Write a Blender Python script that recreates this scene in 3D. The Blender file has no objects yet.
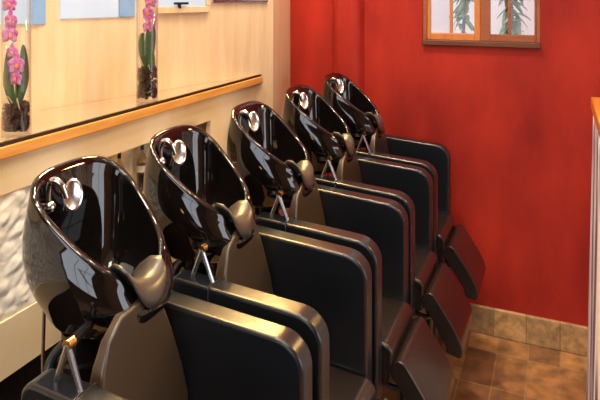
import bpy, bmesh, math, random
from mathutils import Vector, noise
random.seed(7)
S = bpy.context.scene
COL = S.collection
PI = math.pi

# ------------------------------------------------------------------ materials
def mat(name, col, rough=0.5, metal=0.0, spec=0.5, coat=0.0, coat_r=0.03, noise_amt=0.0, noise_scale=8.0, bump=0.0,
        bump_scale=60.0, col2=None, stretch=(1, 1, 1), emit=None, emit_s=0.0):
    m = bpy.data.materials.new(name); m.use_nodes = True
    nt = m.node_tree; b = nt.nodes['Principled BSDF']
    b.inputs['Base Color'].default_value = (*col, 1)
    b.inputs['Roughness'].default_value = rough
    b.inputs['Metallic'].default_value = metal
    b.inputs['Specular IOR Level'].default_value = spec
    b.inputs['Coat Weight'].default_value = coat
    b.inputs['Coat Roughness'].default_value = coat_r
    if emit:
        b.inputs['Emission Color'].default_value = (*emit, 1)
        b.inputs['Emission Strength'].default_value = emit_s
    tc = nt.nodes.new('ShaderNodeTexCoord'); mp = nt.nodes.new('ShaderNodeMapping')
    mp.inputs['Scale'].default_value = stretch
    nt.links.new(tc.outputs['Object'], mp.inputs['Vector'])
    if col2:
        n = nt.nodes.new('ShaderNodeTexNoise'); n.inputs['Scale'].default_value = noise_scale
        n.inputs['Detail'].default_value = 6; n.inputs['Roughness'].default_value = 0.6
        r = nt.nodes.new('ShaderNodeValToRGB')
        r.color_ramp.elements[0].position = 0.32; r.color_ramp.elements[1].position = 0.68
        r.color_ramp.elements[0].color = (*col, 1); r.color_ramp.elements[1].color = (*col2, 1)
        nt.links.new(mp.outputs['Vector'], n.inputs['Vector'])
        nt.links.new(n.outputs['Fac'], r.inputs['Fac'])
        nt.links.new(r.outputs['Color'], b.inputs['Base Color'])
    if bump:
        n2 = nt.nodes.new('ShaderNodeTexNoise'); n2.inputs['Scale'].default_value = bump_scale
        n2.inputs['Detail'].default_value = 4
        bp = nt.nodes.new('ShaderNodeBump'); bp.inputs['Strength'].default_value = bump
        bp.inputs['Distance'].default_value = 0.004
        nt.links.new(mp.outputs['Vector'], n2.inputs['Vector'])
        nt.links.new(n2.outputs['Fac'], bp.inputs['Height'])
        nt.links.new(bp.outputs['Normal'], b.inputs['Normal'])
    return m

def glass_mat(name, tint=(1, 1, 1), gloss=0.10):
    m = bpy.data.materials.new(name); m.use_nodes = True
    nt = m.node_tree; nt.nodes.clear()
    out = nt.nodes.new('ShaderNodeOutputMaterial'); mx = nt.nodes.new('ShaderNodeMixShader')
    t = nt.nodes.new('ShaderNodeBsdfTransparent'); t.inputs['Color'].default_value = (*tint, 1)
    g = nt.nodes.new('ShaderNodeBsdfGlossy'); g.inputs['Roughness'].default_value = 0.02
    lw = nt.nodes.new('ShaderNodeLayerWeight'); lw.inputs['Blend'].default_value = 0.5
    pw = nt.nodes.new('ShaderNodeMath'); pw.operation = 'POWER'; pw.inputs[1].default_value = 2.2
    sc = nt.nodes.new('ShaderNodeMath'); sc.operation = 'MULTIPLY_ADD'; sc.inputs[1].default_value = 0.75; sc.inputs[2].default_value = 0.03
    nt.links.new(lw.outputs['Facing'], pw.inputs[0]); nt.links.new(pw.outputs[0], sc.inputs[0]); nt.links.new(sc.outputs[0], mx.inputs['Fac'])
    nt.links.new(t.outputs[0], mx.inputs[1]); nt.links.new(g.outputs[0], mx.inputs[2])
    nt.links.new(mx.outputs[0], out.inputs['Surface'])
    return m

M = {}
M['leather'] = mat('black_leather', (0.008, 0.0105, 0.016), 0.28, spec=0.5, coat=0.30, coat_r=0.2, bump=0.10, bump_scale=220)
M['leather_sheen_back'] = mat('black_leather_warm_sheen', (0.050, 0.031, 0.014), 0.36, spec=0.9, coat=0.6, coat_r=0.3, bump=0.08, bump_scale=220)  # black leather; the brown base carries the warm gold sheen of the seat backs
M['leather_seat'] = mat('black_leather_seat', (0.013, 0.010, 0.010), 0.26, spec=0.7, coat=0.4, coat_r=0.16, bump=0.10, bump_scale=200)
M['ceramic'] = mat('black_glazed_ceramic', (0.004, 0.0035, 0.0035), 0.045, spec=0.6, coat=0.6)
M['black_plastic'] = mat('black_gloss_plastic', (0.010, 0.010, 0.011), 0.18)
M['hose_black'] = mat('black_hose', (0.02, 0.025, 0.03), 0.25)
M['gel'] = mat('grey_neck_gel', (0.050, 0.042, 0.037), 0.34, spec=0.8)
M['satin'] = mat('satin_chrome', (0.90, 0.88, 0.85), 0.20, metal=1.0)
M['chrome'] = mat('chrome', (0.78, 0.76, 0.74), 0.10, metal=1.0)
M['steel'] = mat('brushed_steel', (0.42, 0.43, 0.46), 0.25, metal=1.0)
M['brass'] = mat('brass', (0.72, 0.45, 0.18), 0.22, metal=1.0)
M['ply'] = mat('pale_plywood', (0.70, 0.49, 0.275), 0.42, noise_scale=5.0, col2=(0.80, 0.61, 0.39), stretch=(4, 4, 0.5))
M['cream'] = mat('cream_painted_board', (0.80, 0.63, 0.40), 0.5, noise_scale=6, col2=(0.84, 0.70, 0.49), stretch=(1.5, 1.5, 1))
M['slab'] = mat('polished_beige_slab', (0.42, 0.29, 0.17), 0.09, spec=0.9, coat=0.8, noise_scale=9, col2=(0.48, 0.35, 0.22))
M['slab_edge'] = mat('dark_slab_edge', (0.035, 0.014, 0.007), 0.35)
M['nosing'] = mat('honey_wood', (0.62, 0.27, 0.055), 0.35, noise_scale=9, col2=(0.74, 0.37, 0.10), stretch=(6, 0.8, 6))
M['desk_wood'] = mat('orange_wood', (0.62, 0.21, 0.03), 0.35, noise_scale=9, col2=(0.72, 0.28, 0.05), stretch=(6, 0.8, 6))
M['stone'] = mat('white_stone', (0.84, 0.80, 0.72), 0.8, noise_scale=14, col2=(0.93, 0.90, 0.84), bump=0.5, bump_scale=45)
M['red'] = mat('red_venetian_plaster', (0.27, 0.014, 0.010), 0.6, spec=0.25, noise_scale=2.6, col2=(0.48, 0.032, 0.016), bump=0.08, bump_scale=30, stretch=(1.5, 1.5, 0.6))
M['white_wall'] = mat('cream_wall', (0.75, 0.66, 0.52), 0.7)
M['dim_wall'] = mat('unlit_wall_tone', (0.16, 0.10, 0.065), 0.7)  # dark colour stands in for the unlit room behind the camera
M['tan_wall'] = mat('tan_wall', (0.40, 0.22, 0.10), 0.7)
M['ceil'] = mat('cream_ceiling', (0.78, 0.72, 0.62), 0.8)
M['black_void'] = mat('kick_space_shade', (0.006, 0.006, 0.009), 0.6)  # black painted in for the shade below the cabinet
M['win_wood'] = mat('window_orange_wood', (0.52, 0.17, 0.035), 0.4, noise_scale=12, col2=(0.64, 0.24, 0.05), stretch=(3, 3, 0.6))
M['win_wood_dark'] = mat('window_brown_wood', (0.28, 0.075, 0.022), 0.4, noise_scale=12, col2=(0.36, 0.11, 0.035), stretch=(0.6, 3, 3))
M['sill_dark'] = mat('dark_sill_wood', (0.10, 0.030, 0.012), 0.45, noise_scale=12, col2=(0.16, 0.05, 0.018), stretch=(0.6, 3, 3))
M['sky_white'] = mat('frosted_daylight_pane', (0.15, 0.16, 0.17), 0.25, emit=(0.76, 0.84, 0.95), emit_s=0.72)
M['blue'] = mat('blue_panel', (0.10, 0.20, 0.34), 0.4, emit=(0.24, 0.42, 0.68), emit_s=0.42, noise_scale=14, col2=(0.16, 0.26, 0.38))
M['glass'] = glass_mat('clear_glass', (0.97, 0.985, 0.98))
M['pane'] = glass_mat('window_glass', (0.97, 0.98, 0.98))
M['bark'] = mat('potting_bark', (0.022, 0.009, 0.007), 0.7, noise_scale=40, col2=(0.11, 0.045, 0.030))
M['leaf'] = mat('orchid_leaf', (0.028, 0.062, 0.012), 0.4, noise_scale=18, col2=(0.085, 0.13, 0.025))
M['stem'] = mat('orchid_stem', (0.16, 0.22, 0.06), 0.5)
M['root'] = mat('pale_root', (0.55, 0.47, 0.25), 0.6)
M['petal'] = mat('pink_petal', (0.52, 0.03, 0.28), 0.5, noise_scale=90, col2=(0.85, 0.34, 0.62))
M['lip'] = mat('orange_lip', (0.85, 0.28, 0.16), 0.5)
M['garden_leaf'] = mat('garden_leaf', (0.05, 0.11, 0.045), 0.5, noise_scale=10, col2=(0.20, 0.30, 0.14))
M['garden_wall'] = mat('white_garden_wall', (0.86, 0.85, 0.84), 0.8)
M['trunk'] = mat('garden_stem', (0.20, 0.15, 0.10), 0.8)
M['bottle_glass'] = glass_mat('bottle_glass', (0.80, 0.72, 0.60))
M['liquid'] = mat('dark_liquid', (0.010, 0.012, 0.014), 0.12)
M['label_white'] = mat('paper_label', (0.62, 0.55, 0.45), 0.6)
M['latch'] = mat('black_iron', (0.012, 0.012, 0.012), 0.4, metal=0.3)
M['lamp'] = mat('lamp_glow', (1, 0.9, 0.75), 0.5, emit=(1.0, 0.78, 0.50), emit_s=60)
M['day'] = mat('daylight_pane', (0.8, 0.85, 0.9), 0.4, emit=(0.80, 0.90, 1.0), emit_s=3.2)

def tile_mat(name, cols, bw, rh, mortar, size=0.004, plane='xy', rough=0.45, off=0.0, scale_noise=14):
    m = bpy.data.materials.new(name); m.use_nodes = True
    nt = m.node_tree; b = nt.nodes['Principled BSDF']; b.inputs['Roughness'].default_value = rough
    tc = nt.nodes.new('ShaderNodeTexCoord'); mp = nt.nodes.new('ShaderNodeMapping')
    if plane == 'xz': mp.inputs['Rotation'].default_value = (-PI / 2, 0, 0)
    nt.links.new(tc.outputs['Object'], mp.inputs['Vector'])
    def brick(c1, c2, seed):
        k = nt.nodes.new('ShaderNodeTexBrick')
        k.inputs['Scale'].default_value = 1; k.inputs['Brick Width'].default_value = bw
        k.inputs['Row Height'].default_value = rh; k.inputs['Mortar Size'].default_value = size
        k.inputs['Mortar Smooth'].default_value = 0.3; k.inputs['Bias'].default_value = 0.0
        k.offset = off; k.inputs['Color1'].default_value = (*c1, 1); k.inputs['Color2'].default_value = (*c2, 1)
        k.inputs['Mortar'].default_value = (*mortar, 1)
        nt.links.new(mp.outputs['Vector'], k.inputs['Vector']); return k
    k = brick(cols[0], cols[1], 0)
    n = nt.nodes.new('ShaderNodeTexNoise'); n.inputs['Scale'].default_value = scale_noise; n.inputs['Detail'].default_value = 8
    nt.links.new(tc.outputs['Object'], n.inputs['Vector'])
    r = nt.nodes.new('ShaderNodeValToRGB')
    r.color_ramp.elements[0].position = 0.30; r.color_ramp.elements[1].position = 0.70
    r.color_ramp.elements[0].color = (*cols[2], 1); r.color_ramp.elements[1].color = (*cols[3], 1)
    nt.links.new(n.outputs['Fac'], r.inputs['Fac'])
    mx = nt.nodes.new('ShaderNodeMix'); mx.data_type = 'RGBA'; mx.blend_type = 'MULTIPLY'
    mx.inputs['Factor'].default_value = 1.0
    nt.links.new(k.outputs['Color'], mx.inputs['A']); nt.links.new(r.outputs['Color'], mx.inputs['B'])
    nt.links.new(mx.outputs['Result'], b.inputs['Base Color'])
    bp = nt.nodes.new('ShaderNodeBump'); bp.inputs['Strength'].default_value = 0.35; bp.inputs['Distance'].default_value = 0.004
    bp.invert = True
    nt.links.new(k.outputs['Fac'], bp.inputs['Height']); nt.links.new(bp.outputs['Normal'], b.inputs['Normal'])
    return m
M['floor'] = tile_mat('brown_stone_tiles', [(0.50, 0.27, 0.105), (0.20, 0.10, 0.048), (0.50, 0.50, 0.50), (1.3, 1.2, 1.1)],
                      0.145, 0.285, (0.36, 0.23, 0.11), 0.0035)
M['skirting'] = tile_mat('stone_skirting', [(0.56, 0.36, 0.16), (0.34, 0.23, 0.13), (0.60, 0.60, 0.60), (1.3, 1.2, 1.1)],
                         0.16, 0.30, (0.30, 0.20, 0.10), 0.003, plane='xz', scale_noise=30)

def curtain_mat():
    m = mat('white_purple_striped_cloth', (0.80, 0.74, 0.80), 0.8)
    nt = m.node_tree; b = nt.nodes['Principled BSDF']
    tc = nt.nodes.new('ShaderNodeTexCoord'); mp = nt.nodes.new('ShaderNodeMapping')
    mp.inputs['Scale'].default_value = (0.001, 22, 0.9)
    n = nt.nodes.new('ShaderNodeTexNoise'); n.inputs['Scale'].default_value = 1.0; n.inputs['Detail'].default_value = 3
    r = nt.nodes.new('ShaderNodeValToRGB')
    e = r.color_ramp.elements
    e[0].position = 0.43; e[0].color = (0.16, 0.10, 0.24, 1); e[1].position = 0.53; e[1].color = (0.92, 0.88, 0.93, 1)
    nt.links.new(tc.outputs['Object'], mp.inputs['Vector']); nt.links.new(mp.outputs['Vector'], n.inputs['Vector'])
    nt.links.new(n.outputs['Fac'], r.inputs['Fac']); nt.links.new(r.outputs['Color'], b.inputs['Base Color'])
    return m
M['cloth'] = curtain_mat()

# ------------------------------------------------------------------ mesh helpers
def finish(name, bm, m, parent=None, smooth=True, bevel=0.0, seg=3, subsurf=0, sharp=40):
    me = bpy.data.meshes.new(name)
    bmesh.ops.recalc_face_normals(bm, faces=bm.faces)
    bm.to_mesh(me); bm.free()
    o = bpy.data.objects.new(name, me); COL.objects.link(o)
    for mm in (m if isinstance(m, (list, tuple)) else [m]): me.materials.append(mm)
    if parent: o.parent = parent
    if smooth:
        me.polygons.foreach_set('use_smooth', [True] * len(me.polygons))
    if bevel:
        md = o.modifiers.new('bevel', 'BEVEL'); md.width = bevel; md.segments = seg
        md.limit_method = 'ANGLE'; md.angle_limit = math.radians(35); md.harden_normals = True
    elif smooth and sharp < 180:
        me.set_sharp_from_angle(angle=math.radians(sharp))
    if subsurf:
        md = o.modifiers.new('sub', 'SUBSURF'); md.levels = subsurf; md.render_levels = subsurf
    return o

def B(): return bmesh.new()

def add_box(bm, x0, x1, y0, y1, z0, z1):
    v = [bm.verts.new(p) for p in ((x0,y0,z0),(x1,y0,z0),(x1,y1,z0),(x0,y1,z0),(x0,y0,z1),(x1,y0,z1),(x1,y1,z1),(x0,y1,z1))]
    for f in ((0,3,2,1),(4,5,6,7),(0,1,5,4),(1,2,6,5),(2,3,7,6),(3,0,4,7)): bm.faces.new([v[i] for i in f])
    return v

def add_prism(bm, poly, axis, a, b):
    """polygon of 2-D points extruded along an axis from a to b"""
    def P(p, t):
        return {'x': (t, p[0], p[1]), 'y': (p[0], t, p[1]), 'z': (p[0], p[1], t)}[axis]
    A = [bm.verts.new(P(p, a)) for p in poly]; C = [bm.verts.new(P(p, b)) for p in poly]
    n = len(poly)
    bm.faces.new(A); bm.faces.new(C[::-1])
    for i in range(n): bm.faces.new([A[i], C[i], C[(i+1) % n], A[(i+1) % n]])

def loft(bm, rings, cap0=True, cap1=True, closed=True):
    V = [[bm.verts.new(p) for p in r] for r in rings]
    n = len(V[0])
    for a, b in zip(V, V[1:]):
        for i in range(n if closed else n - 1):
            j = (i + 1) % n
            bm.faces.new([a[i], a[j], b[j], b[i]])
    if cap0: bm.faces.new(V[0][::-1])
    if cap1: bm.faces.new(V[-1])
    return V

def add_lathe(bm, prof, cx, cy, n=24, cap0=True, cap1=True):
    loft(bm, [[(cx + r*math.cos(2*PI*i/n), cy + r*math.sin(2*PI*i/n), z) for i in range(n)] for r, z in prof], cap0, cap1)

def add_tube(bm, pts, r, n=10, sm=6):
    """round tube swept along a smooth line through pts; r may be a list"""
    P = [Vector(p) for p in pts]
    if sm > 1 and len(P) > 2:
        Q, R = [], []
        rr = r if isinstance(r, (list, tuple)) else [r] * len(P)
        for i in range(len(P) - 1):
            p0 = P[max(i-1, 0)]; p1 = P[i]; p2 = P[i+1]; p3 = P[min(i+2, len(P)-1)]
            for k in range(sm):
                t = k / sm
                Q.append(0.5*((2*p1) + (p2-p0)*t + (2*p0-5*p1+4*p2-p3)*t*t + (3*p1-p0-3*p2+p3)*t**3))
                R.append(rr[i]*(1-t) + rr[i+1]*t)
        Q.append(P[-1]); R.append(rr[-1])
    else:
        Q = P; R = r if isinstance(r, (list, tuple)) else [r]*len(P)
    rings = []; up = None
    for i, q in enumerate(Q):
        d = (Q[min(i+1, len(Q)-1)] - Q[max(i-1, 0)]).normalized()
        if up is None:
            up = d.orthogonal().normalized()
        up = (up - d*up.dot(d)).normalized(); s = d.cross(up)
        rings.append([q + R[i]*(math.cos(2*PI*k/n)*up + math.sin(2*PI*k/n)*s) for k in range(n)])
    loft(bm, rings)

def add_ball(bm, c, r, sx=1, sy=1, sz=1, u=14, v=9):
    c = Vector(c)
    rings = []
    for j in range(1, v):
        th = PI*j/v
        rings.append([(c.x + r*sx*math.sin(th)*math.cos(2*PI*i/u), c.y + r*sy*math.sin(th)*math.sin(2*PI*i/u), c.z + r*sz*math.cos(th)) for i in range(u)])
    loft(bm, rings)

def empty(name, label, cat, loc, group=None, rz=0):
    o = bpy.data.objects.new(name, None); COL.objects.link(o)
    o.location = loc; o.rotation_euler = (0, 0, rz); o.empty_display_size = 0.1
    o['label'] = label; o['category'] = cat
    if group: o['group'] = group
    return o

def structure(o, label=None):
    o['kind'] = 'structure'
    if label: o['label'] = label
    return o

def rounded(points, radii, n=6):
    """2-D polygon with each corner rounded by its own radius"""
    out = []; L = len(points)
    for i, p in enumerate(points):
        r = radii[i]
        if r <= 0: out.append(p); continue
        p = Vector(p); a = (Vector(points[i-1]) - p); b = (Vector(points[(i+1) % L]) - p)
        an = a.normalized(); bn = b.normalized(); ang = an.angle(bn)
        d = min(r / math.tan(ang/2), a.length*0.49, b.length*0.49); rr = d*math.tan(ang/2)
        c = p + (an + bn).normalized() * (rr / math.sin(ang/2))
        s = p + an*d; e = p + bn*d
        a0 = math.atan2(s.y-c.y, s.x-c.x); a1 = math.atan2(e.y-c.y, e.x-c.x)
        da = (a1 - a0 + PI) % (2*PI) - PI
        for k in range(n+1):
            t = a0 + da*k/n
            out.append((c.x + rr*math.cos(t), c.y + rr*math.sin(t)))
    return out

# ------------------------------------------------------------------ camera
F = 594.6
cam = bpy.data.cameras.new('camera'); co = bpy.data.objects.new('camera', cam); COL.objects.link(co)
cam.sensor_width = 36; cam.sensor_fit = 'HORIZONTAL'; cam.lens = 36*F/600
cam.shift_y = -205/600
cam.clip_start = 0.02
CH = 1.8
co.location = (0, 0, CH); co.rotation_euler = (PI/2, 0, math.radians(23.62))
S.camera = co

# ------------------------------------------------------------------ room shell
YW = 3.30                                  # red wall
def wl(y): return 0.238*y - 1.969          # the slanted wooden wall on the left
ZC = 3.5
bm = B(); add_box(bm, -2.8, 2.7, -2.6, YW+0.15, -0.05, 0); structure(finish('floor', bm, M['floor'], smooth=False), 'brown stone tiled floor')
bm = B(); add_box(bm, -2.8, 2.7, -2.6, YW+0.15, ZC, ZC+0.05); structure(finish('ceiling', bm, M['ceil'], smooth=False))
bm = B(); add_prism(bm, [(wl(-2.6), -2.6), (wl(2.697), 2.697), (-1.508, YW), (-1.508, YW+0.15), (-1.75, YW+0.15), (-1.75, 2.6), (-2.75, -2.6)], 'z', 0, ZC)
structure(finish('wall_left', bm, M['ply'], smooth=False), 'pale plywood wall behind the basins')
# red back wall with the window opening
WX0, WX1, WZ0, WZ1 = -0.700, -0.092, 1.525, 2.45
bm = B()
add_box(bm, -1.75, WX0, YW, YW+0.15, 0, ZC); add_box(bm, WX1, 2.7, YW, YW+0.15, 0, ZC)
add_box(bm, WX0, WX1, YW, YW+0.15, 0, WZ0); add_box(bm, WX0, WX1, YW, YW+0.15, WZ1, ZC)
structure(finish('wall_back', bm, M['red'], smooth=False), 'mottled red plaster wall')
bm = B(); add_box(bm, 2.6, 2.7, -2.6, YW, 0, ZC); structure(finish('wall_right', bm, M['tan_wall'], smooth=False))
bm = B(); add_box(bm, -2.75, 2.6, -2.7, -2.6, 0, ZC); structure(finish('wall_front', bm, M['dim_wall'], smooth=False))
# boxed pipe in red
bm = B()
pr = rounded([(-1.222, YW), (-1.205, YW-0.095), (-1.050, YW-0.095), (-1.035, YW)], [0, 0.07, 0.06, 0], 6)
add_prism(bm, pr, 'z', 0, ZC)
structure(finish('trim_1', bm, M['red']), 'red boxed pipe running up the red wall')
# skirting of stone tiles
bm = B(); add_box(bm, -1.03, 2.6, YW-0.022, YW, 0, 0.145)
structure(finish('baseboard_back', bm, M['skirting'], bevel=0.006, seg=2), 'stone tile skirting along the red wall')

# window in the red wall
def box_obj(name, dims, m, parent=None, bevel=0.004):
    bm = B(); add_box(bm, *dims); return finish(name, bm, m, parent, bevel=bevel, seg=2)
win = bpy.data.objects.new('window_1', None); COL.objects.link(win); win.location = (0, 0, 0)
structure(win, 'wooden window with two paned sashes in the red wall')
Y0 = YW + 0.005
bm = B(); add_box(bm, WX0-0.0, WX1, YW-0.022, YW+0.05, 1.525, 1.553)
finish('window_sill', bm, M['sill_dark'], win, bevel=0.004, seg=2)
bm = B()
add_box(bm, WX0, WX0+0.022, Y0, Y0+0.06, 1.553, WZ1); add_box(bm, WX1-0.020, WX1, Y0, Y0+0.06, 1.553, WZ1)
add_box(bm, WX0, WX1, Y0, Y0+0.06, WZ1-0.03, WZ1)
finish('window_frame', bm, M['win_wood_dark'], win, bevel=0.003, seg=2)
def sash(x0, x1, xm0, xm1, m, ra):
    bm = B(); y0, y1 = Y0+0.012, Y0+0.045
    add_box(bm, x0, x0+ra[0], y0, y1, 1.553, WZ1-0.03); add_box(bm, x1-ra[1], x1, y0, y1, 1.553, WZ1-0.03)
    add_box(bm, x0+ra[0], x1-ra[1], y0, y1, 1.553, 1.590); add_box(bm, x0+ra[0], x1-ra[1], y0, y1, WZ1-0.07, WZ1-0.03)
    add_box(bm, xm0, xm1, y0+0.004, y1-0.004, 1.590, WZ1-0.07)
    s = finish('window_sash', bm, m, win, bevel=0.003, seg=2)
    bm = B(); add_box(bm, x0+ra[0]-0.004, x1-ra[1]+0.004, Y0+0.026, Y0+0.030, 1.588, WZ1-0.068)
    finish('glass_pane', bm, M['pane'], s, smooth=False)
sash(WX0+0.022, -0.394, -0.556, -0.540, M['win_wood'], (0.018, 0.030))
sash(-0.394, WX1-0.020, -0.254, -0.238, M['win_wood_dark'], (0.052, 0.010))

# windows of the plywood wall (their upper parts run out of the picture)
def wall_frame_box(name, ya, yb, z0, z1, d0, d1, m, parent=None, bevel=0.003):
    """a slab on the slanted wall between y=ya and yb, standing d0..d1 proud of it"""
    n = Vector((1, -0.238)).normalized()
    def P(y, d): return (wl(y) + n.x*d, y + n.y*d)
    bm = B(); add_prism(bm, [P(ya, d0), P(ya, d1), P(yb, d1), P(yb, d0)], 'z', z0, z1)
    return finish(name, bm, m, parent, bevel=bevel, seg=2)
def left_window(idx, lab):
    w = bpy.data.objects.new('window_%d' % idx, None); COL.objects.link(w); structure(w, lab); return w
w2 = left_window(2, 'bright frosted pane with a blue strip above the ledge, behind the nearer vase')
wall_frame_box('frosted_pane', 1.10, 1.457, 1.704, 2.02, -0.002, 0.006, M['sky_white'], w2)
wall_frame_box('blue_panel', 1.461, 1.509, 1.700, 2.02, -0.002, 0.008, M['blue'], w2)
w3 = left_window(3, 'bright frosted pane with a blue strip, left of the farther vase')
wall_frame_box('frosted_pane', 1.561, 1.795, 1.716, 2.02, -0.002, 0.006, M['sky_white'], w3)
wall_frame_box('blue_panel', 1.799, 1.868, 1.716, 2.02, -0.002, 0.008, M['blue'], w3)
w4 = left_window(4, 'wood framed window with a black latch, right of the farther vase')
wall_frame_box('frosted_pane', 1.985, 2.235, 1.75, 2.02, -0.002, 0.006, M['sky_white'], w4)
wall_frame_box('window_frame', 1.97, 2.252, 1.724, 1.752, -0.002, 0.016, M['ply'], w4)
wall_frame_box('window_frame', 2.234, 2.256, 1.752, 2.02, -0.002, 0.016, M['ply'], w4)
lt = wall_frame_box('window_latch', 2.055, 2.125, 1.760, 1.770, 0.008, 0.024, M['latch'], w4)
wall_frame_box('latch_pin', 2.074, 2.082, 1.744, 1.768, 0.010, 0.026, M['latch'], lt, bevel=0.001)
w5 = left_window(5, 'bright pane at the top edge beside the red corner')
wall_frame_box('frosted_pane', 2.285, 2.64, 1.778, 2.02, -0.002, 0.006, M['sky_white'], w5)
wall_frame_box('window_frame', 2.275, 2.65, 1.766, 1.780, -0.002, 0.010, M['steel'], w5)

w7 = left_window(7, 'bright frosted pane of the wooden wall, left of the photo')
wall_frame_box('frosted_pane', 0.25, 0.98, 1.704, 2.02, -0.002, 0.006, M['sky_white'], w7)
wall_frame_box('frosted_pane', -0.75, 0.15, 1.2, 2.02, -0.002, 0.006, M['sky_white'], w7)
# window behind the camera that lets the daylight in
w6 = bpy.data.objects.new('window_6', None); COL.objects.link(w6); structure(w6)
bm = B(); add_box(bm, -1.5, 0.9, -2.60, -2.585, 1.0, 2.5); finish('daylight_pane', bm, M['day'], w6, smooth=False)
bm = B()
for xx in (-1.54, -0.74, 0.10, 0.90): add_box(bm, xx, xx+0.04, -2.60, -2.56, 0.96, 2.54)
add_box(bm, -1.54, 0.94, -2.60, -2.56, 0.96, 1.0); add_box(bm, -1.54, 0.94, -2.60, -2.56, 2.5, 2.54); add_box(bm, -1.5, 0.9, -2.60, -2.565, 1.72, 1.76)
finish('window_frame', bm, M['win_wood_dark'], w6, smooth=False)

w8 = bpy.data.objects.new('window_8', None); COL.objects.link(w8); structure(w8)  # added glowing window out of view, lights the chair faces turned to the right
bm = B(); add_box(bm, 2.585, 2.60, 0.6, 2.9, 0.5, 2.2); finish('daylight_pane', bm, M['day'], w8, smooth=False)
bm = B()
for yy in (0.56, 1.70, 2.90): add_box(bm, 2.56, 2.60, yy, yy+0.05, 0.46, 2.24)
add_box(bm, 2.56, 2.60, 0.56, 2.95, 0.46, 0.5); add_box(bm, 2.56, 2.60, 0.56, 2.95, 2.2, 2.24)
finish('window_frame', bm, M['win_wood_dark'], w8, smooth=False)

# ------------------------------------------------------------------ garden seen through the red wall's window
bm = B(); add_box(bm, -3.2, 1.6, 4.9, 5.0, -0.05, 4.0); gw = finish('garden_wall', bm, M['garden_wall'], smooth=False)
structure(gw, 'white garden wall outside the window')
bm = B(); add_box(bm, -3.2, 1.6, YW+0.15, 4.9, -0.05, 0.0); gg = finish('garden_ground', bm, M['white_wall'], smooth=False); structure(gg)
def leaf_blade(bm, p, d, L, w, droop, nrm_seed):
    d = Vector(d).normalized(); side = d.cross(Vector((0, 0, 1)))
    if side.length < 0.1: side = Vector((1, 0, 0))
    side.normalize(); n = 8; rows = []
    q = Vector(p)
    for i in range(n+1):
        t = i/n
        ww = w*math.sin(PI*min(max(0.12+0.88*t, 0), 1))**0.8 + 0.0006
        c = q + d*(L*t) + Vector((0, 0, -droop*t*t*L))
        up = Vector((0, 0, 1))
        rows.append([c - side*ww + up*ww*0.25, c, c + side*ww + up*ww*0.25])
    V = [[bm.verts.new(p) for p in r] for r in rows]
    for a, b in zip(V, V[1:]):
        for k in range(2): bm.faces.new([a[k], a[k+1], b[k+1], b[k]])
def garden_plant(x, y, top, lean, label, seed):
    rnd = random.Random(seed)
    e = empty('garden_plant', label, 'plant', (x, y, 0), 'plants outside the window')
    bm = B(); add_tube(bm, [(0, 0, 0), (lean*0.3, 0, top*0.5), (lean, 0, top)], [0.02, 0.015, 0.006], 8, 5); finish('stem', bm, M['trunk'], e)
    bm = B()
    for k in range(70):
        t = 0.62 + 0.38*rnd.random()
        z = top*t; xx = lean*t*t
        a = rnd.uniform(0, 2*PI)
        leaf_blade(bm, (xx, 0, z), (math.cos(a), math.sin(a), rnd.uniform(-0.9, 0.5)), rnd.uniform(0.08, 0.13), rnd.uniform(0.018, 0.030), rnd.uniform(0.2, 0.9), k)
    f = finish('foliage', bm, M['garden_leaf'], e)
    md = f.modifiers.new('thick', 'SOLIDIFY'); md.thickness = 0.002
garden_plant(-0.74, 4.60, 2.45, 0.16, 'leaning leafy garden plant seen through the left sash of the window', 1)
garden_plant(-0.25, 4.25, 2.40, -0.09, 'leaning leafy garden plant seen through the right sash of the window', 5)

# ------------------------------------------------------------------ ledge with cabinet front on the left
LX = -1.345
led = empty('wall_ledge', 'long cream wall cabinet with polished ledge top and honey wood edge behind the basins', 'counter', (LX, 1.2, 0))
Yn, Yf = -1.2, 2.611          # near and far end of the ledge
def lp(x, y): return (x - LX, y - 1.2)
def led_prism(name, poly, z0, z1, m, bevel=0.0, parent=led):
    bm = B(); add_prism(bm, [lp(*p) for p in poly], 'z', z0, z1)
    return finish(name, bm, m, parent, smooth=bool(bevel), bevel=bevel, seg=3)
e = 0.004
led_prism('ledge_top', [(LX-0.010, Yn), (LX-0.010, Yf-0.02), (wl(Yf-0.02)+e-0.002, Yf-0.02), (wl(Yn)+e, Yn)], 1.395, 1.410, M['slab'])
led_prism('slab_edge', [(LX-0.0005, Yn), (LX-0.0005, Yf-0.01), (LX-0.0099, Yf-0.01), (LX-0.0099, Yn)], 1.401, 1.4105, M['slab_edge'])
led_prism('edge_strip', [(LX+0.004, Yn), (LX+0.004, Yf), (LX-0.03, Yf), (LX-0.03, Yn)], 1.367, 1.400, M['nosing'], bevel=0.004)
PX = LX - 0.014               # face of the cabinet front
NY0, NY1, NZ0, NZ1 = 1.53, 2.16, 1.082, 1.268
SY0, SY1, SZ0, SZ1 = -1.1, 1.28, 0.928, 1.275
bm = B()
def face_box(y0, y1, z0, z1, d=0.022):
    add_box(bm, PX-d-LX, PX-LX, y0-1.2, y1-1.2, z0, z1)
face_box(Yn, Yf-0.01, NZ1, 1.366); face_box(Yn, SY0, SZ0, NZ1); face_box(SY1, NY0, SZ0, NZ1); face_box(NY1, Yf-0.01, SZ0, NZ1)
face_box(NY0, NY1, SZ0, NZ0); face_box(Yn, Yf-0.01, 0.775, SZ0)
finish('front_panel', bm, M['cream'], led, smooth=False)
bm = B(); ND = 0.075
add_box(bm, PX-ND-0.006-LX, PX-ND-LX, NY0-1.2, NY1-1.2, NZ0, NZ1)
add_box(bm, PX-ND-LX, PX-0.022-LX, NY0-1.2, NY1-1.2, NZ0-0.008, NZ0)
finish('bottle_niche', bm, M['cream'], led, smooth=False)
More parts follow.
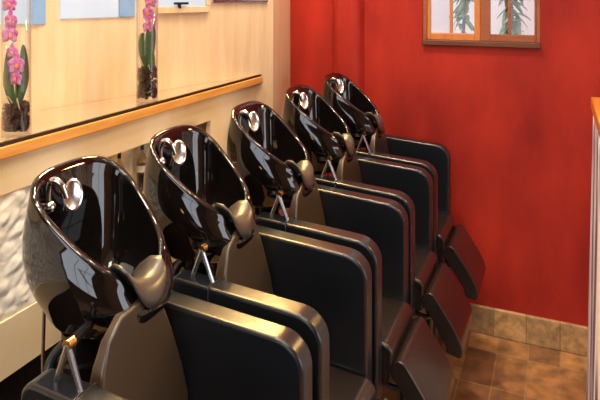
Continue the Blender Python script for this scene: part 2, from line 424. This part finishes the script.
led_prism('kick_shade_board', [(PX-0.06, Yn), (PX-0.06, 2.45), (PX-0.09, 2.45), (PX-0.09, Yn)], 0.0, 0.775, M['black_void'])  # black sheet in place of the shaded void under the cabinet
# carved white stone infill
bm = B(); nu, nv = 300, 60; rows = []
for j in range(nv+1):
    z = SZ0 + (SZ1-SZ0)*j/nv; row = []
    for i in range(nu+1):
        y = SY0 + (SY1-SY0)*i/nu
        wv = noise.noise(Vector((y*9, z*9, 1)))*0.4
        d = noise.voronoi(Vector((y*24 + wv, z*22 + wv, 4)))[0]
        h = 0.020*(min(d[1]-d[0], 0.55)-0.3) + 0.010*noise.noise(Vector((y*22, z*22, 3))) + 0.006*noise.noise(Vector((y*70, z*70, 9)))
        row.append(bm.verts.new((PX-0.004-LX + h*0.5, y-1.2, z)))
    rows.append(row)
for a, b in zip(rows, rows[1:]):
    for i in range(nu): bm.faces.new([a[i], a[i+1], b[i+1], b[i]])
so = finish('stone_infill', bm, M['stone'], led, sharp=180)
md = so.modifiers.new('thick', 'SOLIDIFY'); md.thickness = 0.014; md.offset = 1 if False else -1
so['label'] = 'rough white carved stone infill'

# bottles in the niche
def bottle(y, label):
    x = PX - 0.047
    b = empty('bottle', label, 'bottle', (x, y, NZ0), 'bottles in the ledge niche')
    bm = B(); add_lathe(bm, [(0.0185, 0.002), (0.019, 0.006), (0.019, 0.058), (0.0188, 0.062)], 0, 0, 20); finish('liquid', bm, M['liquid'], b)
    bm = B(); add_lathe(bm, [(0.0192, 0.0), (0.0205, 0.004), (0.0205, 0.098), (0.019, 0.112), (0.012, 0.130), (0.006, 0.142), (0.0055, 0.165)], 0, 0, 20, cap1=False); finish('glass_body', bm, M['bottle_glass'], b)
    bm = B(); add_lathe(bm, [(0.0209, 0.072), (0.0209, 0.096)], 0, 0, 20, False, False); finish('paper_label', bm, M['label_white'], b)
    bm = B(); add_lathe(bm, [(0.0065, 0.150), (0.0065, 0.180), (0.004, 0.183)], 0, 0, 14); finish('stopper', bm, M['black_plastic'], b)
bottle(1.645, 'dark bottle in the ledge niche, half hidden behind the nearest black basin')
bottle(1.769, 'dark bottle with white label in the ledge niche, between the two nearest basins')

# ------------------------------------------------------------------ vases with orchids on the ledge
R_ = Vector((0.9164, 0.4003, 0)); FW = Vector((-0.4003, 0.9164, 0))
ZT = 1.4105
def vase(x, y, h, label):
    o = empty('glass_vase', label, 'vase', (x, y, ZT), 'cylinder vases on the ledge')
    bm = B()
    add_lathe(bm, [(0.0385, 0.0), (0.0395, 0.003), (0.0395, h-0.002), (0.0385, h), (0.0372, h-0.002), (0.0372, 0.010), (0.034, 0.008)], 0, 0, 40)
    finish('glass_body', bm, M['glass'], o)
def petal(bm, c, u, v, nrm, L, w, cup=0.2):
    """one petal: an oval surface starting at c, along v, wide along u"""
    rows = []
    for i in range(7):
        t = i/6; ww = w*math.sin(PI*(0.10+0.86*t))**0.75
        base = c + v*(L*t) + nrm*(-cup*L*(t-0.4)**2)
        rows.append([base + u*(ww*s) + nrm*(-0.12*w*abs(s)) for s in (-1, -0.5, 0, 0.5, 1)])
    V = [[bm.verts.new(p) for p in r] for r in rows]
    for a, b in zip(V, V[1:]):
        for k in range(4): bm.faces.new([a[k], a[k+1], b[k+1], b[k]])
def orchid(x, y, label, flowers, leaves, bark_h, stem_pts, roots, seed):
    rnd = random.Random(seed)
    o = empty('orchid', label, 'orchid', (x, y, ZT+0.0085), 'potted orchids in the vases')
    z0 = ZT + 0.0085
    def P(a, z, d=0): return R_*a + FW*d + Vector((0, 0, z - z0))
    bm = B()
    for k in range(330):
        a = rnd.uniform(0, 2*PI); r = 0.036*math.sqrt(rnd.random()); zz = rnd.uniform(0.006, bark_h)
        s = rnd.uniform(0.0045, 0.0068)
        c = Vector((min(r, 0.0312)*math.cos(a), min(r, 0.0312)*math.sin(a), zz))
        vs = []
        for q in range(8):
            dx, dy, dz = ((q & 1)*2-1, (q >> 1 & 1)*2-1, (q >> 2 & 1)*2-1)
            vs.append(bm.verts.new(c + Vector((dx*s*rnd.uniform(.4, .9), dy*s*rnd.uniform(.4, .9), dz*s*rnd.uniform(.4, 1.0)))))
        bmesh.ops.convex_hull(bm, input=vs)
    bo = finish('potting_bark', bm, M['bark'], o, smooth=False); bo['kind'] = 'stuff'
    bm = B(); add_tube(bm, [P(a, z) for a, z in stem_pts], 0.0018, 7, 6); finish('flower_stem', bm, M['stem'], o)
    for pts in roots:
        bm = B(); add_tube(bm, [P(*p) for p in pts], 0.0016, 6, 5); finish('aerial_root', bm, M['root'], o)
    for pts, w in leaves:
        w = w*1.35; lim = 0.0345 - w*0.95
        pts = [(max(-lim, min(lim, p[0])), *p[1:]) for p in pts]
        bm = B(); L = len(pts); rows = []
        Q = [P(*p) for p in pts]
        N = 12
        for i in range(N+1):
            t = i/N*(L-1); k = min(int(t), L-2); f = t-k
            p0 = Q[max(k-1, 0)]; p1 = Q[k]; p2 = Q[k+1]; p3 = Q[min(k+2, L-1)]
            c = 0.5*((2*p1) + (p2-p0)*f + (2*p0-5*p1+4*p2-p3)*f*f + (3*p1-p0-3*p2+p3)*f**3)
            ww = w*(math.sin(PI*(0.13 + 0.85*i/N))**0.6)
            rows.append([c + R_*(ww*s) - FW*(0.25*ww*(s*s)) for s in (-1, -0.5, 0, 0.5, 1)])
        V = [[bm.verts.new(p) for p in r] for r in rows]
        for a, b in zip(V, V[1:]):
            for q in range(4): bm.faces.new([a[q], a[q+1], b[q+1], b[q]])
        lf = finish('leaf', bm, M['leaf'], o, sharp=180)
        md = lf.modifiers.new('thick', 'SOLIDIFY'); md.thickness = 0.0012
    for a, z, s, yaw in flowers:
        s = s*1.2; lim = 0.0345 - 0.72*s; a = max(-lim, min(lim, a))
        c = P(a, z, -0.006)
        nrm = (-FW*math.cos(yaw) + R_*math.sin(yaw) + Vector((0, 0, -0.12))).normalized()
        side = nrm.cross(Vector((0, 0, 1))).normalized(); up = Vector((0, 0, 1))
        bm = B()
        for ang, L, w in ((90, .95, .34), (215, .95, .34), (325, .95, .34), (12, .95, .52), (168, .95, .52)):
            v = side*math.cos(math.radians(ang))*0.80 + up*math.sin(math.radians(ang))*1.35
            if abs(math.sin(math.radians(ang))) < 0.4: v = side*math.cos(math.radians(ang))*0.85 + up*0.25
            u = nrm.cross(v).normalized()
            petal(bm, c.copy(), u, v, nrm, L*s, w*s)
        fo = finish('flower', bm, M['petal'], o, sharp=180)
        md = fo.modifiers.new('thick', 'SOLIDIFY'); md.thickness = 0.0006
        bm = B(); add_ball(bm, c + nrm*0.003 - up*s*0.12, s*0.20, 1, 1, 1.5, 10, 7); finish('flower_lip', bm, M['lip'], fo)
vase(-1.390, 1.203, 0.46, 'clear cylinder vase at the left edge of the photo on the polished ledge')
vase(-1.390, 1.777, 0.46, 'clear cylinder vase farther along the ledge, behind the second basin')
orchid(-1.390, 1.203, 'pink orchid with three dark leaves inside the vase at the left edge',
       [(-0.020, 1.775, 0.020, 0.2), (-0.016, 1.728, 0.023, -0.3), (-0.019, 1.690, 0.022, 0.5), (-0.009, 1.642, 0.017, 0.0), (0.003, 1.606, 0.024, 0.3), (0.000, 1.568, 0.020, -0.2)],
       [([(0.004, 1.490, 0), (0.020, 1.555, .004), (0.030, 1.615, .003), (0.020, 1.662, 0)], 0.010),
        ([(-0.004, 1.490, 0), (-0.026, 1.545, .002), (-0.029, 1.61, .004), (-0.027, 1.650, .004)], 0.011),
        ([(0, 1.495, 0.01), (0.006, 1.55, 0.016), (0.012, 1.60, 0.022)], 0.009)],
       0.078, [(0, 1.48), (-0.002, 1.56), (0.001, 1.61), (-0.008, 1.66), (-0.018, 1.74), (-0.020, 1.82)],
       [[(-0.006, 1.50, -0.01), (-0.018, 1.520, -0.018), (-0.025, 1.49, -0.018)], [(0.008, 1.50, -0.01), (0.012, 1.515, -0.022), (0.02, 1.485, -0.022)]], 3)
orchid(-1.390, 1.777, 'pink orchid with broad green leaf inside the vase behind the second basin',
       [(0.014, 1.775, 0.022, 0.1), (0.004, 1.735, 0.024, -0.2), (0.018, 1.708, 0.022, 0.4), (0.004, 1.684, 0.021, 0.0)],
       [([(0.004, 1.53, 0), (0.010, 1.60, -.004), (0.020, 1.66, -.002), (0.031, 1.708, 0)], 0.015),
        ([(-0.004, 1.525, 0), (-0.017, 1.58, .002), (-0.022, 1.64, 0.003), (-0.014, 1.662, 0)], 0.010),
        ([(0.010, 1.515, -0.01), (0.020, 1.55, -0.014), (0.022, 1.595, -0.012)], 0.010)],
       0.118, [(0, 1.50), (0.001, 1.60), (0.006, 1.68), (0.010, 1.74), (0.014, 1.82)],
       [[(-0.008, 1.53, -0.006), (-0.026, 1.58, -0.014), (-0.032, 1.625, -0.010), (-0.022, 1.655, -0.01)], [(0.006, 1.53, -0.012), (0.012, 1.545, -0.022), (0.02, 1.50, -0.024)]], 4)

# ------------------------------------------------------------------ reception desk at the right edge
DX, DY0, DY1 = 0.122, 1.92, 2.84
desk = empty('reception_desk', 'desk with orange wood top and striped white skirt at the right edge', 'desk', (DX, DY1, 0))
bm = B(); add_box(bm, 0.0, 0.55, DY0-DY1, 0.0, 1.315, 1.363); finish('desk_top', bm, M['desk_wood'], desk, bevel=0.004)
bm = B(); add_box(bm, 0.05, 0.50, DY0-DY1+0.03, -0.04, 0.0, 1.315); finish('desk_body', bm, M['white_wall'], desk, smooth=False)
bm = B(); rows = []; N = 120
for j in range(15):
    t = j/14; z = 1.315 - 1.30*t; row = []
    for i in range(N+1):
        y = -0.006 + (DY0-DY1+0.02)*i/N
        amp = 0.002 + 0.006*t
        row.append(bm.verts.new((0.010 - 0.022*t + amp*math.sin(i*0.72 + 0.4*math.sin(i*0.13)), y, z)))
    rows.append(row)
for a, b in zip(rows, rows[1:]):
    for i in range(N): bm.faces.new([a[i], a[i+1], b[i+1], b[i]])
sk = finish('desk_skirt', bm, M['cloth'], desk, sharp=180); md = sk.modifiers.new('thick', 'SOLIDIFY'); md.thickness = 0.002

# ------------------------------------------------------------------ backwash chairs
X0 = -0.75
def L(x, y, z): return (x - X0, y, z)
def make_chair(label, y):
    root = empty('backwash_chair', label, 'salon chair', (X0, y, 0), 'row of backwash chairs with black basins')
    # ---- arm panels
    for s in (-1, 1):
        a, b = (0.150*s, 0.2130*s)
        poly = rounded([(-0.972-X0, 0.05), (-0.972-X0, 1.046), (-0.522-X0, 1.018), (-0.522-X0, 0.05)], [0.01, 0.035, 0.075, 0.01], 8)
        bm = B(); add_prism(bm, poly, 'y', min(a, b), max(a, b))
        arm = finish('arm_panel', bm, M['leather'], root, bevel=0.011, seg=3)
        if s < 0:     # black sleeve and ring round the rear end of the armrest
            bm = B()
            yc = (a+b)/2
            add_box(bm, -0.842-X0, -0.834-X0, min(a, b)-0.002, max(a, b)+0.002, 0.985, 1.0395)
            finish('arm_ring', bm, M['black_plastic'], arm, bevel=0.004, seg=2)
    # ---- seat
    poly = rounded([(-0.82-X0, 0.55), (-0.82-X0, 0.70), (-0.492-X0, 0.675), (-0.492-X0, 0.55)], [0.01, 0.01, 0.035, 0.02], 8)
    bm = B(); add_prism(bm, poly, 'y', -0.148, 0.148); finish('seat', bm, M['leather_seat'], root, bevel=0.010, seg=3)
    bm = B(); add_box(bm, -0.90-X0, -0.535-X0, -0.149, 0.149, 0.06, 0.55); finish('seat_base', bm, M['black_plastic'], root, bevel=0.006, seg=2)
    # ---- backrest, wide at the seat and narrow under the basin
    prof = [(-0.148, 0.62), (-0.148, 0.86), (-0.143, 0.965), (-0.132, 1.045), (-0.112, 1.095), (-0.070, 1.126), (0.0, 1.134),
            (0.048, 1.128), (0.070, 1.090), (0.098, 1.02), (0.130, 0.92), (0.148, 0.84), (0.148, 0.62)]
    bm = B()
    fr, bk = [], []
    for yy, zz in prof:
        lean = -0.025*max(0, (zz-0.80))/0.34
        fr.append(L(-0.816+lean, yy, zz)); bk.append(L(-0.816+lean-0.056+0.034*min(1, max(0, (zz-0.95)/0.12)), yy, zz))
    loft(bm, [fr, bk]); finish('backrest', bm, M['leather_sheen_back'], root, bevel=0.007, seg=3)
    # ---- footrest pad
    path = [(-0.462, 0.640), (-0.420, 0.582), (-0.375, 0.515), (-0.349, 0.465), (-0.340, 0.430), (-0.347, 0.400)]
    outer = [Vector(p) for p in path]
    inner = []
    for i, p in enumerate(outer):
        d = (outer[min(i+1, len(outer)-1)] - outer[max(i-1, 0)]).normalized()
        inner.append(p + Vector((d.y, -d.x))*0.062)
    poly = [(p.x-X0, p.y) for p in outer] + [(p.x-X0, p.y) for p in inner[::-1]]
    poly = rounded(poly, [0.020] + [0]*(len(outer)-2) + [0.02, 0.02] + [0]*(len(inner)-2) + [0.02], 4)
    bm = B(); add_prism(bm, poly, 'y', -0.150, 0.150); fr_ = finish('footrest', bm, M['leather_seat'], root, bevel=0.010, seg=3)
    for s in (-1, 1):
        bm = B(); add_tube(bm, [L(-0.56, 0.08*s, 0.52), L(-0.50, 0.08*s, 0.50), L(-0.445, 0.08*s, 0.53)], 0.010, 8, 4); finish('footrest_bar', bm, M['steel'], fr_)
    # ---- pedestal behind the seat
    bm = B(); add_lathe(bm, [(0.075, 0.0), (0.075, 0.02), (0.046, 0.03), (0.046, 0.93), (0.052, 0.94), (0.052, 0.965), (0.045, 0.97), (0.045, 1.03)], -1.015-X0, 0, 24)
    ped = finish('pedestal', bm, M['black_plastic'], root)
    bm = B(); add_tube(bm, [L(-1.03, -0.035, 1.01), L(-1.055, -0.055, 0.97), L(-1.04, -0.07, 0.92), L(-0.995, -0.075, 0.885), L(-1.02, -0.062, 0.84), L(-1.05, -0.04, 0.72), L(-1.05, -0.03, 0.5)], 0.011, 10, 6)
    finish('waste_hose', bm, M['hose_black'], ped)
    bm = B(); add_tube(bm, [L(-1.115, -0.006, 1.10), L(-1.130, -0.006, 0.95), L(-1.130, -0.006, 0.02)], 0.0042, 8, 3)
    finish('water_pipe', bm, M['steel'], ped)
    # ---- A shaped steel brackets carrying the basin
    for s in (-1,):
        yb = 0.181*s
        br = B()
        for x in (-0.912, -0.842):
            add_tube(br, [L(x, yb, 1.030), L(-0.878, yb, 1.118)], 0.0062, 8, 1)
        add_tube(br, [L(-0.925, yb, 1.035), L(-0.83, yb, 1.030)], 0.005, 8, 1)
        bo = finish('basin_bracket', br, M['steel'], root)
        bm = B(); add_tube(bm, [L(-0.878, yb-0.014*s, 1.120), L(-0.878, yb+0.004*s, 1.120)], 0.0105, 12, 1); finish('pivot_knob', bm, M['brass'], bo)
        bm = B(); add_tube(bm, [L(-0.878, yb-0.014*s, 1.120), L(-0.91, 0.09*s, 1.105), L(-0.95, 0.04*s, 1.06)], 0.010, 10, 4); finish('pivot_arm', bm, M['black_plastic'], bo)
    # ---- basin
    xc, zc, m, a = -0.988, 1.283, 0.77, 0.139
    NP = 72
    def rim(phi, inset, dz=0.0):
        c, s = math.cos(phi), math.sin(phi)
        e_ = 0.70 if c < 0 else 0.70 - 0.06*c
        cx = math.copysign(abs(c)**e_, c); sy = math.copysign(abs(s)**e_, s)
        w = 0.144*(1 - 0.20*cx)
        x = xc + (a-inset)*cx; y = 0.048 - 0.012*cx + (w-inset)*sy
        ph = (phi + PI) % (2*PI) - PI
        z = zc - m*(x-xc) + dz - 0.036*math.exp(-((ph - 0.06)/0.52)**4)
        return Vector((x, y, z))
    def ringpts(fn): return [tuple(Vector(fn(2*PI*i/NP)) - Vector((X0, 0, 0))) for i in range(NP)]
    rings = []
    cb = Vector((-0.995, 0.02, 1.020))
    NO = 16
    for k in range(NO+1):
        t = 1 - k/NO      # 1 at the foot, 0 at the rim
        def f(phi, t=t):
            p = rim(phi, 0.0, -0.010)
            rad = 0.30 + 0.70*(1 - t**3.0)**0.55
            x = cb.x*(1-rad) + p.x*rad
            y = cb.y*(1-rad) + p.y*rad
            bulge = 0.019*math.sin(PI*min(1, t*1.3)) if t < 0.77 else 0
            d = Vector((p.x-xc, p.y-0.03, 0)).normalized()
            z = p.z + (cb.z - p.z)*(t**0.93)
            return Vector((x, y, z)) + d*bulge
        rings.append(ringpts(f))
    rings.append(ringpts(lambda p: rim(p, 0.001, -0.003)))
    rings.append(ringpts(lambda p: rim(p, 0.005, 0.001)))
    rings.append(ringpts(lambda p: rim(p, 0.011, 0.0015)))
    rings.append(ringpts(lambda p: rim(p, 0.016, -0.002)))
    rings.append(ringpts(lambda p: rim(p, 0.018, -0.008)))
    ib = Vector((-0.990, 0.025, 1.065)); NI = 14
    for k in range(1, NI):
        t = k/NI
        def f(phi, t=t):
            p = rim(phi, 0.018, -0.008)
            rad = math.cos(t*PI/2)**0.62; dep = math.sin(t*PI/2)**1.15
            return Vector((ib.x*(1-rad) + p.x*rad, ib.y*(1-rad) + p.y*rad, p.z + (ib.z-p.z)*dep))
        rings.append(ringpts(f))
    bm = B(); loft(bm, rings)
    bas = finish('basin', bm, M['ceramic'], root, sharp=180)
    bm = B(); add_lathe(bm, [(0.018, 1.066), (0.018, 1.072), (0.012, 1.074)], ib.x-X0, ib.y, 16); finish('drain', bm, M['chrome'], bas)
    # neck rest: a saddle of grey gel over the front lip
    bm = B(); cs = [(-0.925, 1.150), (-0.902, 1.180), (-0.878, 1.199), (-0.854, 1.200), (-0.836, 1.182), (-0.829, 1.160), (-0.828, 1.140)]
    rows = []
    for i in range(17):
        u = -1 + 2*i/16
        hw = 0.072
        row = []
        for k, (x, z) in enumerate(cs):
            f = 1.0 if k < 4 else 1 - 0.10*(k-3)
            fl = 0.72 + 0.28*min(1, k/3)
            row.append(bm.verts.new(L(x - 0.001 - 0.010*abs(u)**2, 0.026 + u*hw*f*fl, z - 0.006 - 0.034*(1-u*u) - 0.012*u + (0.010 if u < 0 else 0.0)*abs(u)**3)))
        rows.append(row)
    for p, q in zip(rows, rows[1:]):
        for k in range(len(cs)-1): bm.faces.new([p[k], p[k+1], q[k+1], q[k]])
    nr = finish('neck_rest', bm, M['gel'], bas, sharp=180)
    md = nr.modifiers.new('thick', 'SOLIDIFY'); md.thickness = 0.006; md.offset = 0
    # mixer tap and hand shower at the back of the bowl
    bm = B()
    add_tube(bm, [L(-1.095, -0.022, 1.300), L(-1.090, -0.026, 1.352), L(-1.074, -0.028, 1.372), L(-1.056, -0.022, 1.362), L(-1.048, -0.014, 1.330)], [0.008, 0.0075, 0.0075, 0.0075, 0.006], 12, 6)
    add_ball(bm, L(-1.092, -0.022, 1.305), 0.015)
    finish('tap', bm, M['chrome'], bas)
    bm = B()
    add_tube(bm, [L(-1.085, 0.020, 1.285), L(-1.074, 0.018, 1.320), L(-1.062, 0.012, 1.345)], 0.006, 10, 5)
    c = Vector(L(-1.050, 0.008, 1.330)); n = Vector((0.62, -0.72, 0.30)).normalized()
    s1 = n.cross(Vector((0, 0, 1))).normalized(); s2 = s1.cross(n)
    loft(bm, [[c + n*h + s1*(r*0.72*math.cos(2*PI*k/20)) + s2*(r*1.25*math.sin(2*PI*k/20)) for k in range(20)] for h, r in ((-0.010, 0.012), (-0.006, 0.024), (0.0, 0.030), (0.004, 0.030), (0.006, 0.026), (0.004, 0.022))])
    finish('hand_shower', bm, M['satin'], bas)
    return root
def dup(root, y, label):
    r = root.copy(); COL.objects.link(r); r.location = (X0, y, 0); r['label'] = label
    for ch in list(root.children):
        c = ch.copy(); COL.objects.link(c); c.parent = r
        if ch.name.split('.')[0] == 'basin': c.location = (0.0, -0.050, -0.004)      # copied basins are shifted towards the camera and lowered slightly, to match image coordinates
        for g in ch.children:
            d = g.copy(); COL.objects.link(d); d.parent = c
    return r
names = ['black backwash chair nearest the camera, its basin the largest, in front of the white stone',
         'second black backwash chair from the camera, between the nearest and the middle one',
         'middle one of the five black backwash chairs, beside the far end of the wooden ledge',
         'fourth black backwash chair from the camera, one before the chair at the red wall',
         'farthest black backwash chair, its arm right beside the red wall']
YS = [1.06, 1.534, 2.009, 2.484, 2.959]
first = make_chair(names[0], YS[0])
for yy, nn in list(zip(YS, names))[1:]: dup(first, yy, nn)

# ------------------------------------------------------------------ light
W = bpy.data.worlds.new('sky'); S.world = W; W.use_nodes = True
bg = W.node_tree.nodes['Background']; bg.inputs['Color'].default_value = (0.86, 0.92, 1.0, 1); bg.inputs['Strength'].default_value = 2.9
def lamp(kind, name, loc, energy, col=(1, 0.80, 0.56), size=0.03, target=None, cone=70, blend=0.6):
    l = bpy.data.lights.new(name, kind); o = bpy.data.objects.new(name, l); COL.objects.link(o)
    l.energy = energy; l.color = col; o.location = loc
    if kind == 'AREA': l.shape = 'RECTANGLE'; l.size = size[0]; l.size_y = size[1]
    else: l.shadow_soft_size = size
    if kind == 'SPOT': l.spot_size = math.radians(cone); l.spot_blend = blend
    if target is not None:
        o.rotation_euler = (Vector(target) - Vector(loc)).to_track_quat('-Z', 'Y').to_euler()
    return o
for x, y, e_ in ((-1.0, 0.4, 50), (-1.0, 1.5, 55), (-0.9, 2.5, 50), (0.3, 0.5, 22), (0.3, 1.7, 20), (0.2, 2.7, 8), (1.5, 0.5, 14), (1.5, 2.0, 8)):
    lamp('SPOT', 'ceiling_spot', (x, y, 3.40), e_, size=0.045, target=(x-0.12, y+0.05, 0), cone=120, blend=0.8)
for y in (0.6, 1.3, 2.0, 2.5):
    lamp('SPOT', 'wall_washer', (-0.75, y, 3.3), 28, (1, 0.83, 0.62), 0.04, (-1.6, y+0.1, 1.5), 90, 0.9)
lamp('SPOT', 'wall_washer', (-1.0, 2.5, 3.3), 95, (1, 0.80, 0.58), 0.04, (-1.15, 3.3, 1.5), 90, 0.9)
lamp('SPOT', 'backrest_fill', (0.45, 2.60, 1.95), 64, (1, 0.60, 0.22), 0.10, (-0.82, 1.6, 1.0), 75, 0.8)  # added warm spot without a lamp body, gilds the seat backs
for y in (1.75, 2.15, 2.55, 2.9):
    lamp('SPOT', 'arm_sheen_fill', (-1.22, y, 2.25), 58, (1, 0.60, 0.20), 0.07, (-0.62, y-0.75, 0.9), 62, 0.7)  # added warm spots out of view, for the gold sheen on the arm tops
lamp('AREA', 'ledge_front_fill', (-0.1, -0.4, 3.40), 34, (1, 0.86, 0.68), (0.9, 0.9), (-1.2, 1.1, 1.0))  # added area light that lifts the shadow on the ledge front
lamp('SPOT', 'ceiling_spot', (-0.35, 0.25, 3.3), 85, (1, 0.86, 0.66), 0.05, (-1.36, 0.9, 1.0), 42, 0.7)  # extra spot, added to brighten the white stone infill
lamp('SPOT', 'ceiling_spot', (-0.45, 1.7, 3.35), 55, (1, 0.92, 0.82), 0.05, (0.13, 2.6, 0.9), 34, 0.7)  # extra spot, added to brighten the desk skirt
for k in range(9):
    lamp('POINT', 'halogen_bulb', (-0.6 + 0.55*(k % 3), 0.7 + 0.85*(k//3), 3.36), 3.0, (1, 0.80, 0.55), 0.018)

S.view_settings.view_transform = 'Standard'; S.view_settings.look = 'None'
S.view_settings.gamma = 1.0; S.view_settings.use_curve_mapping = False
S.view_settings.exposure = 0.0
S.cycles.use_denoising = True
S.cycles.max_bounces = 10; S.cycles.transparent_max_bounces = 24
S.cycles.sample_clamp_indirect = 6.0
